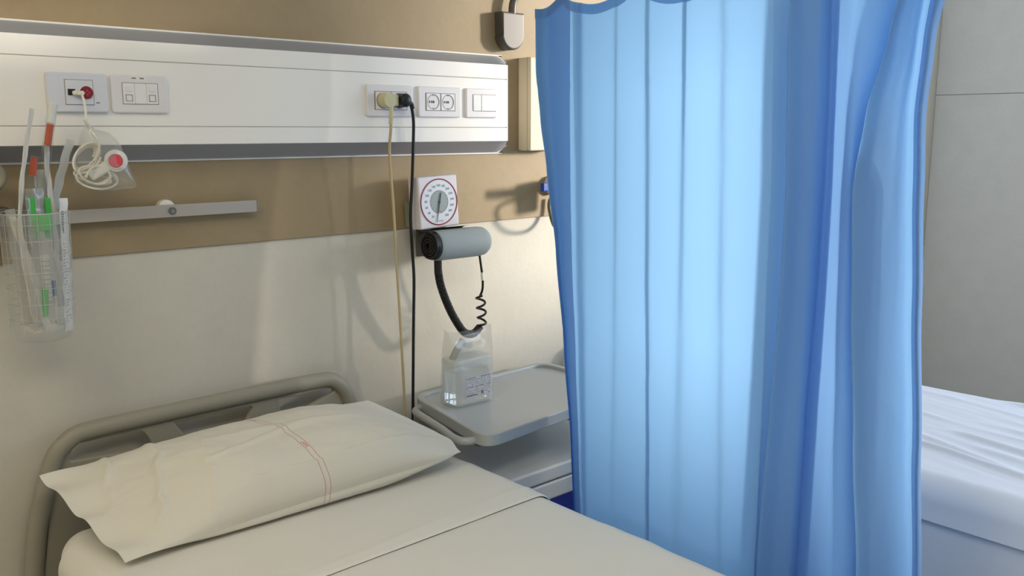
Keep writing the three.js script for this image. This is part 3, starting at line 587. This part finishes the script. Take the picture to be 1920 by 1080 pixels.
// ------------------------------------------------------------------ bedside locker
{
  const t = thing('bedside_locker', 'grey bedside locker with raised tray top between bed and curtain', 'locker');
  part(t, 'body', box(1.45, 1.93, 0.14, 0.57, 0.05, 0.425, 0.008), M.lockerBlue);
  part(t, 'top_shelf', box(1.44, 1.94, 0.625, 0.667, 0.04, 0.44, 0.008), M.locker);
  const d = part(t, 'drawer', box(1.442, 1.938, 0.572, 0.6215, 0.05, 0.438, 0.006), M.locker);
  part(d, 'shadow_gap', box(1.446, 1.934, 0.6205, 0.626, 0.06, 0.43), M.dark);
  part(t, 'tray_column', box(1.80, 1.92, 0.66, 0.795, 0.06, 0.2, 0.01), M.locker);
  const P = [[1.432, -0.068], [1.968, -0.045], [1.985, -0.425], [1.352, -0.482]].map(([x, y]) => [x, y]);
  const inset = (k) => { const cx = 1.68, cy = -0.26; return P.map(([x, y]) => [x - Math.sign(x - cx) * k, y - Math.sign(y - cy) * k]); };
  const up = (g, y) => g.rotateX(-Math.PI / 2).translate(0, y, 0);
  const tray = part(t, 'tray', up(extrude(roundedShape(inset(0.006).slice().reverse(), 0.05), 0.016, 0.003), 0.792), M.lockerTray);
  const rim = roundedShape(inset(0.004).slice().reverse(), 0.055); rim.holes.push(new THREE.Path(roundedShape(inset(0.016).slice().reverse(), 0.048).getPoints(10)));
  part(tray, 'tray_rim', up(extrude(rim, 0.024, 0.0035), 0.793), M.lockerTray);
  part(t, 'tray_handle', tube([[1.432, 0.797, 0.12], [1.405, 0.797, 0.13], [1.388, 0.797, 0.16], [1.358, 0.797, 0.30], [1.338, 0.797, 0.37], [1.336, 0.797, 0.405], [1.352, 0.797, 0.422], [1.385, 0.797, 0.425]], 0.0105, 60, 12, false, 0.4), M.lockerTray);
  part(t, 'tray_support_rail', box(1.40, 1.42, 0.762, 0.79, 0.12, 0.40, 0.004), M.gap);
  for (const [x, z] of [[1.47, 0.1], [1.89, 0.1], [1.47, 0.38], [1.89, 0.38]]) part(t, 'castor', [cyl(0.04, 0.04, 0.025, 22).rotateZ(Math.PI / 2).translate(x, 0.04, z), cyl(0.012, 0.012, 0.08, 12).translate(x, 0.11, z)], M.dark);
}
// bottle in a clear bag on the tray
const labelTex = (() => {
  const c = document.createElement('canvas'); c.width = 256; c.height = 160; const g = c.getContext('2d');
  g.fillStyle = '#c9c8cf'; g.fillRect(0, 0, 256, 160); g.fillStyle = '#5d5b66';
  for (let j = 0; j < 9; j++) for (let i = 0; i < 14; i++) if (hash(i + 3, j) > 0.32) g.fillRect(8 + i * 17.5, 10 + j * 16.5, 8 + 8 * hash(i, j + 7), j % 4 === 0 ? 8 : 4);
  g.fillStyle = '#3f3f47'; g.fillRect(12, 138, 90, 9); g.fillRect(150, 120, 22, 22);
  const t = new THREE.CanvasTexture(c); t.colorSpace = THREE.SRGBColorSpace; return t;
})();
const TRAY_Y = 0.8115;
{
  const t = thing('water_bottle', 'clear square bottle of water with printed label on the locker tray', 'bottle', [1.527, TRAY_Y, 0.2]);
  const s = roundedShape([[-0.06, -0.03], [0.06, -0.03], [0.06, 0.03], [-0.06, 0.03]], 0.014);
  part(t, 'bottle_shell', extrude(s, 0.118, 0.006, 4).rotateX(-Math.PI / 2).translate(0, 0.007, 0), M.milky);
  part(t, 'water', extrude(roundedShape([[-0.058, -0.028], [0.058, -0.028], [0.058, 0.028], [-0.058, 0.028]], 0.013), 0.085, 0.003, 3).rotateX(-Math.PI / 2).translate(0, 0.009, 0), M.water);
  part(t, 'shoulder', new THREE.LatheGeometry([[0.05, 0.124], [0.045, 0.134], [0.024, 0.142], [0.016, 0.148], [0.016, 0.158]].map((p) => new THREE.Vector2(...p)), 28).scale(1, 1, 0.6), M.clear);
  part(t, 'white_cap', cyl(0.018, 0.018, 0.016, 24).translate(0, 0.164, 0), M.filmWhite);
  part(t, 'label', box(-0.034, 0.058, 0.022, 0.082, 0.0365, 0.0372), std(0xffffff, 0.6, { map: labelTex }));
  part(t, 'grey_tube', tube([[-0.05, 0.128, 0.0], [-0.04, 0.155, 0.008], [-0.018, 0.178, 0.008]], 0.010, 20, 10), std(0xaaa99e, 0.6));
}
{
  const t = thing('plastic_bag', 'clear plastic bag standing open around the water bottle', 'bag', [1.527, TRAY_Y, 0.2]);
  part(t, 'film', surface(72, 40, (u, v) => {
    const a = u * Math.PI * 2, y = 0.002 + 0.2 * v, sq = (c, n) => Math.sign(c) * Math.pow(Math.abs(c), n), k = 1 + 0.1 * v * Math.sin(a * 3 + 1);
    const wx = lerp(0.072, 0.074, v) * k, wz = lerp(0.044, 0.02, v * v) * k, cr = 0.004 * (fbm(u * 16, v * 5, 3) - 0.5) * (0.3 + v);
    return [(wx + cr) * sq(Math.cos(a), 0.45), y + (v > 0.9 ? 0.02 * Math.sin(a * 2 + 0.7) * (v - 0.9) * 10 * 0.5 : 0), (wz + cr) * sq(Math.sin(a), 0.45)];
  }), M.film);
}

// ------------------------------------------------------------------ blue curtain on its rail
const CY = [1.9, 1.8, 1.7, 1.58, 1.45, 1.25, 1.0, 0.75, 0.5, 0.2];
const CX = [[1.6,1.62],[1.625,1.63],[1.5732,1.5821],[1.5919,1.5919],[1.5844,1.5857],[1.5907,1.5919],[1.582,1.5844],[1.5919,1.5919],[1.5832,1.5844],[1.5919,1.5919],[1.5844,1.5857],[1.5919,1.5919],[1.5844,1.5857],[1.5919,1.5943],[1.63,1.65],[1.672,1.672],[1.68,1.68],[1.672,1.672],[1.655,1.655],[1.645,1.645],[1.63,1.63],[1.56,1.58],[1.505,1.5],[1.535,1.53],[1.555,1.555],[1.595,1.6],[1.57,1.57],[1.545,1.54],[1.56,1.555],[1.6,1.6],[1.63,1.63],[1.633,1.633],[1.625,1.625],[1.612,1.612],[1.606,1.606],[1.602,1.602],[1.598,1.598],[1.59,1.59],[1.582,1.582],[1.577,1.577],[1.545,1.55],[1.515,1.505],[1.535,1.525],[1.555,1.545],[1.565,1.555],[1.55,1.545],[1.535,1.53],[1.55,1.545]];
const CZ = [[0.389,0.389,0.389,0.405,0.427,0.459,0.487,0.512,0.525,0.53],[0.414,0.414,0.415,0.427,0.442,0.463,0.485,0.506,0.522,0.528],[0.543,0.543,0.543,0.543,0.545,0.551,0.565,0.578,0.589,0.591],[0.563,0.564,0.566,0.57,0.575,0.581,0.589,0.596,0.604,0.605],[0.651,0.652,0.654,0.657,0.659,0.662,0.664,0.666,0.667,0.667],[0.675,0.676,0.677,0.68,0.683,0.688,0.694,0.7,0.706,0.707],[0.748,0.748,0.75,0.752,0.756,0.763,0.775,0.786,0.798,0.798],[0.765,0.766,0.769,0.774,0.778,0.782,0.789,0.795,0.801,0.801],[0.85,0.85,0.85,0.85,0.851,0.853,0.855,0.858,0.862,0.862],[0.862,0.863,0.867,0.871,0.875,0.881,0.888,0.896,0.903,0.903],[0.936,0.936,0.941,0.944,0.948,0.955,0.964,0.974,0.981,0.981],[0.966,0.966,0.972,0.976,0.98,0.986,0.995,1.005,1.011,1.011],[1.051,1.051,1.055,1.061,1.065,1.068,1.073,1.078,1.08,1.08],[1.071,1.071,1.075,1.08,1.085,1.086,1.088,1.087,1.085,1.085],[1.093,1.093,1.093,1.096,1.101,1.101,1.098,1.095,1.094,1.094],[1.113,1.113,1.113,1.116,1.121,1.121,1.118,1.115,1.114,1.114],[1.183,1.183,1.183,1.186,1.191,1.191,1.188,1.185,1.184,1.184],[1.243,1.243,1.243,1.246,1.251,1.251,1.248,1.245,1.244,1.244],[1.248,1.248,1.248,1.251,1.256,1.256,1.253,1.25,1.249,1.249],[1.183,1.183,1.183,1.186,1.191,1.191,1.188,1.185,1.184,1.184],[1.133,1.133,1.133,1.136,1.141,1.141,1.138,1.135,1.134,1.134],[1.138,1.138,1.136,1.138,1.141,1.139,1.133,1.13,1.129,1.129],[1.151,1.151,1.151,1.157,1.163,1.162,1.153,1.144,1.141,1.141],[1.16,1.16,1.164,1.171,1.176,1.176,1.168,1.161,1.159,1.159],[1.184,1.184,1.186,1.19,1.192,1.193,1.191,1.187,1.185,1.185],[1.185,1.185,1.189,1.192,1.193,1.19,1.181,1.181,1.181,1.181],[1.223,1.223,1.224,1.226,1.229,1.231,1.232,1.234,1.234,1.234],[1.257,1.257,1.259,1.261,1.263,1.268,1.276,1.284,1.285,1.285],[1.301,1.301,1.291,1.277,1.273,1.283,1.302,1.322,1.324,1.324],[1.325,1.325,1.309,1.287,1.274,1.284,1.302,1.323,1.326,1.326],[1.328,1.328,1.313,1.298,1.294,1.304,1.322,1.343,1.346,1.346],[1.334,1.334,1.321,1.32,1.334,1.344,1.362,1.383,1.386,1.386],[1.337,1.337,1.325,1.332,1.356,1.366,1.384,1.405,1.408,1.408],[1.336,1.336,1.324,1.328,1.349,1.359,1.377,1.398,1.401,1.401],[1.329,1.329,1.315,1.303,1.304,1.314,1.332,1.353,1.356,1.356],[1.331,1.331,1.317,1.309,1.314,1.324,1.342,1.363,1.366,1.366],[1.336,1.336,1.324,1.328,1.349,1.359,1.377,1.398,1.401,1.401],[1.337,1.337,1.325,1.332,1.356,1.366,1.384,1.405,1.408,1.408],[1.335,1.335,1.323,1.325,1.344,1.354,1.372,1.393,1.396,1.396],[1.33,1.33,1.316,1.306,1.309,1.319,1.337,1.358,1.361,1.361],[1.346,1.346,1.329,1.303,1.29,1.298,1.318,1.337,1.339,1.339],[1.35,1.35,1.333,1.303,1.288,1.3,1.322,1.346,1.346,1.346],[1.355,1.355,1.339,1.317,1.307,1.318,1.342,1.366,1.366,1.366],[1.363,1.363,1.353,1.34,1.338,1.348,1.368,1.391,1.391,1.391],[1.371,1.371,1.362,1.356,1.361,1.375,1.397,1.417,1.417,1.417],[1.389,1.389,1.379,1.373,1.381,1.395,1.415,1.434,1.434,1.434],[1.406,1.406,1.394,1.388,1.396,1.41,1.43,1.448,1.448,1.448],[1.412,1.412,1.397,1.391,1.398,1.41,1.429,1.448,1.448,1.448]];
{
  const NC = CX.length, cr = (a, b, c, d, t) => 0.5 * (2 * b + (c - a) * t + (2 * a - 5 * b + 4 * c - d) * t * t + (3 * b - a - 3 * c + d) * t * t * t);
  const colAt = (i, y) => {
    i = Math.max(0, Math.min(NC - 1, i));
    let k = 0; while (k < CY.length - 2 && y < CY[k + 1]) k++;
    const t = ss(0, 1, (CY[k] - y) / (CY[k] - CY[k + 1])) * 0.5 + Math.min(1, Math.max(0, (CY[k] - y) / (CY[k] - CY[k + 1]))) * 0.5, f = Math.min(1, Math.max(0, (y - 0.6) / 1.25));
    return [lerp(CX[i][1], CX[i][0], f), lerp(CZ[i][k], CZ[i][k + 1], t)];
  };
  const at = (c, y) => {   // c = column position 0..NC-1
    const i = Math.min(NC - 2, Math.floor(c)), t = c - i, P = [colAt(i - 1, y), colAt(i, y), colAt(i + 1, y), colAt(i + 2, y)];
    return [cr(P[0][0], P[1][0], P[2][0], P[3][0], t), cr(P[0][1], P[1][1], P[2][1], P[3][1], t)];
  };
  const HOOKS = [0.42, 0.49, 0.72, 0.95, 1.17, 1.39];
  const topY = (z) => { let y = 1.86; if (z < 0.49) return lerp(1.845, 1.872, Math.max(0, (z - 0.389) / 0.1)); for (let i = 1; i < HOOKS.length - 1; i++) if (z >= HOOKS[i] && z <= HOOKS[i + 1]) { const k = (z - HOOKS[i]) / (HOOKS[i + 1] - HOOKS[i]); y = 1.872 - 0.036 * Math.pow(Math.sin(Math.PI * k), 0.8); } return z > 1.39 ? 1.872 : y; };
  const wr = (c, y) => 0.0022 * (fbm(c * 1.3 + 4, y * 4, 3) - 0.5) + 0.0012 * ridge(y - 1.655 - 0.004 * Math.sin(c), 0.006) + 0.001 * ridge(y - 1.05 - 0.05 * Math.sin(c * 0.8), 0.008);
  const bottom = 0.2;
  const cloth = (c0, c1, y0f, y1f, nu, nv, off = 0) => surface(nu, nv, (u, v) => {
    const c = lerp(c0, c1, u), z0 = at(c, 1.86)[1], ty = topY(z0), y = lerp(y1f(ty), y0f(ty), v), [x, z] = at(c, y);
    return [x + wr(c, y) + off, y, z];
  }, [14, 14]);
  const t = thing('privacy_curtain', 'blue translucent privacy curtain hanging in folds between the two beds', 'curtain');
  part(t, 'cloth', cloth(0, NC - 1, (ty) => ty, () => bottom, 470, 120), M.curtain);
  part(t, 'top_hem', cloth(0, NC - 1, (ty) => ty + 0.001, (ty) => ty - 0.022, 470, 3, -0.0016), M.curtain);
  part(t, 'side_hem', cloth(NC - 3.2, NC - 1, (ty) => ty, () => bottom, 24, 100, -0.0018), M.curtain);
  part(t, 'side_hem', cloth(0, 1.9, (ty) => ty, () => bottom, 24, 100, 0.0018), M.curtain);
  part(t, 'bottom_hem', cloth(0, NC - 1, () => bottom + 0.03, () => bottom, 470, 3, -0.0016), M.curtain);
  for (const z of HOOKS.slice(1)) part(t, 'hook', [new THREE.TorusGeometry(0.009, 0.0016, 6, 20).translate(1.585, 1.868, z), cyl(0.0016, 0.0016, 0.062, 8).translate(1.585, 1.908, z)], M.paper);
  const r = thing('curtain_rail', 'slim white curtain rail above the blue curtain, just out of view', 'rail', [1.585, 1.95, 0]);
  part(r, 'track', box(-0.011, 0.011, -0.008, 0.012, 0.006, 2.6, 0.003), M.unitWhite);
  part(r, 'wall_bracket', box(-0.02, 0.02, -0.02, 0.024, 0.0062, 0.012, 0.002), M.unitWhite);
  for (const z of [1.2, 2.55]) part(r, 'ceiling_hanger', cyl(0.006, 0.006, ROOM.y1 - 1.962, 12).translate(0, (ROOM.y1 - 1.962) / 2 + 0.012, z), M.unitWhite);
}

// ------------------------------------------------------------------ second bed beyond the curtain
{
  const X0 = 2.075, X1 = 2.885, T = 0.742, cx = (X0 + X1) / 2;
  const b = thing('hospital_bed', 'second hospital bed mostly hidden beyond the blue curtain', 'bed', [cx, 0, 0.055]);
  part(b, 'headboard_frame', tube([[-0.40, 0.42], [-0.36, 0.66], [-0.32, 0.80], [-0.26, 0.835], [0, 0.84], [0.26, 0.835], [0.32, 0.80], [0.36, 0.66], [0.40, 0.42]].map(([x, y]) => [x, y, 0]), 0.02, 100, 12, false, 0.35), M.bedPlastic);
  part(b, 'headboard_panel', extrude(roundedShape([[-0.38, 0.42], [0.38, 0.42], [0.31, 0.79], [-0.31, 0.79]], 0.03), 0.01).translate(0, 0, -0.005), M.bedPlastic);
  part(b, 'side_rail', box(-0.39, -0.35, 0.42, 0.48, 0.04, 2.05, 0.006), M.bedMetal); part(b, 'side_rail', box(0.35, 0.39, 0.42, 0.48, 0.04, 2.05, 0.006), M.bedMetal);
  part(b, 'mattress_deck', box(-0.35, 0.35, 0.5, 0.53, 0.05, 2.04, 0.004), M.bedMetal);
  for (const [x, z] of [[-0.31, 0.12], [0.31, 0.12], [-0.31, 1.9], [0.31, 1.9]]) { const l = part(b, 'leg', box(x - 0.025, x + 0.025, 0.12, 0.5, z - 0.025, z + 0.025, 0.004), M.bedMetal); part(l, 'castor', cyl(0.06, 0.06, 0.03, 20).rotateZ(Math.PI / 2).translate(x, 0.06, z), M.dark); }
  const m = thing('mattress', 'second mattress beneath the wrinkled sheet at right', 'mattress');
  part(m, 'fitted_sheet', uvMetres(new RoundedBoxGeometry(X1 - X0 - 0.02, 0.2, 2.0, 8, 0.05).translate(cx, T - 0.1, 1.14), 0.25), M.sheetBlue);
  const s = thing('top_sheet', 'wrinkled bluish white sheet on the bed beyond the curtain', 'sheet');
  const wr = (q, z) => {
    const onTop = ss(0.12, 0.2, q);
    let d = 0.006 * (fbm(q * 4, z * 2.2, 4) - 0.4);
    for (let i = 0; i < 12; i++) { const o = 0.28 + i * 0.066, tilt = -0.10 - 0.22 * hash(i, 8), w = 0.007 + 0.006 * hash(i, 2); d += onTop * (0.005 + 0.008 * hash(i, 5)) * ridge(q - o - tilt * (z - 1.1) - 0.012 * Math.sin(z * 7 + i), w * 1.5) * ss(0.35, 0.7, fbm(z * 3 + i * 7, i)); }
    d += onTop * 0.003 * (fbm(q * 26 + z * 6, z * 5, 2) - 0.5);
    return d;
  };
  part(s, 'sheet_body', drape({ x0: X0, x1: X1, top: T, z0: 0.3, z1: 2.16, dropL: 0.045, dropR: 0.1, lift: 0.006, wr, flare: 0.004, nu: 220, nv: 260, r: 0.05 }), M.sheetBlue);
  part(s, 'hanging_cover', surface(60, 20, (u, v) => { const z = lerp(0.32, 2.15, u), y = lerp(0.36, 0.69, v); return [X0 + 0.001 - 0.004 * (1 - v) - 0.006 * (fbm(z * 3, y * 4, 3) - 0.5), y, z]; }, [8, 1.5]), M.sheetBlue);
}

renderer.render(scene, camera);
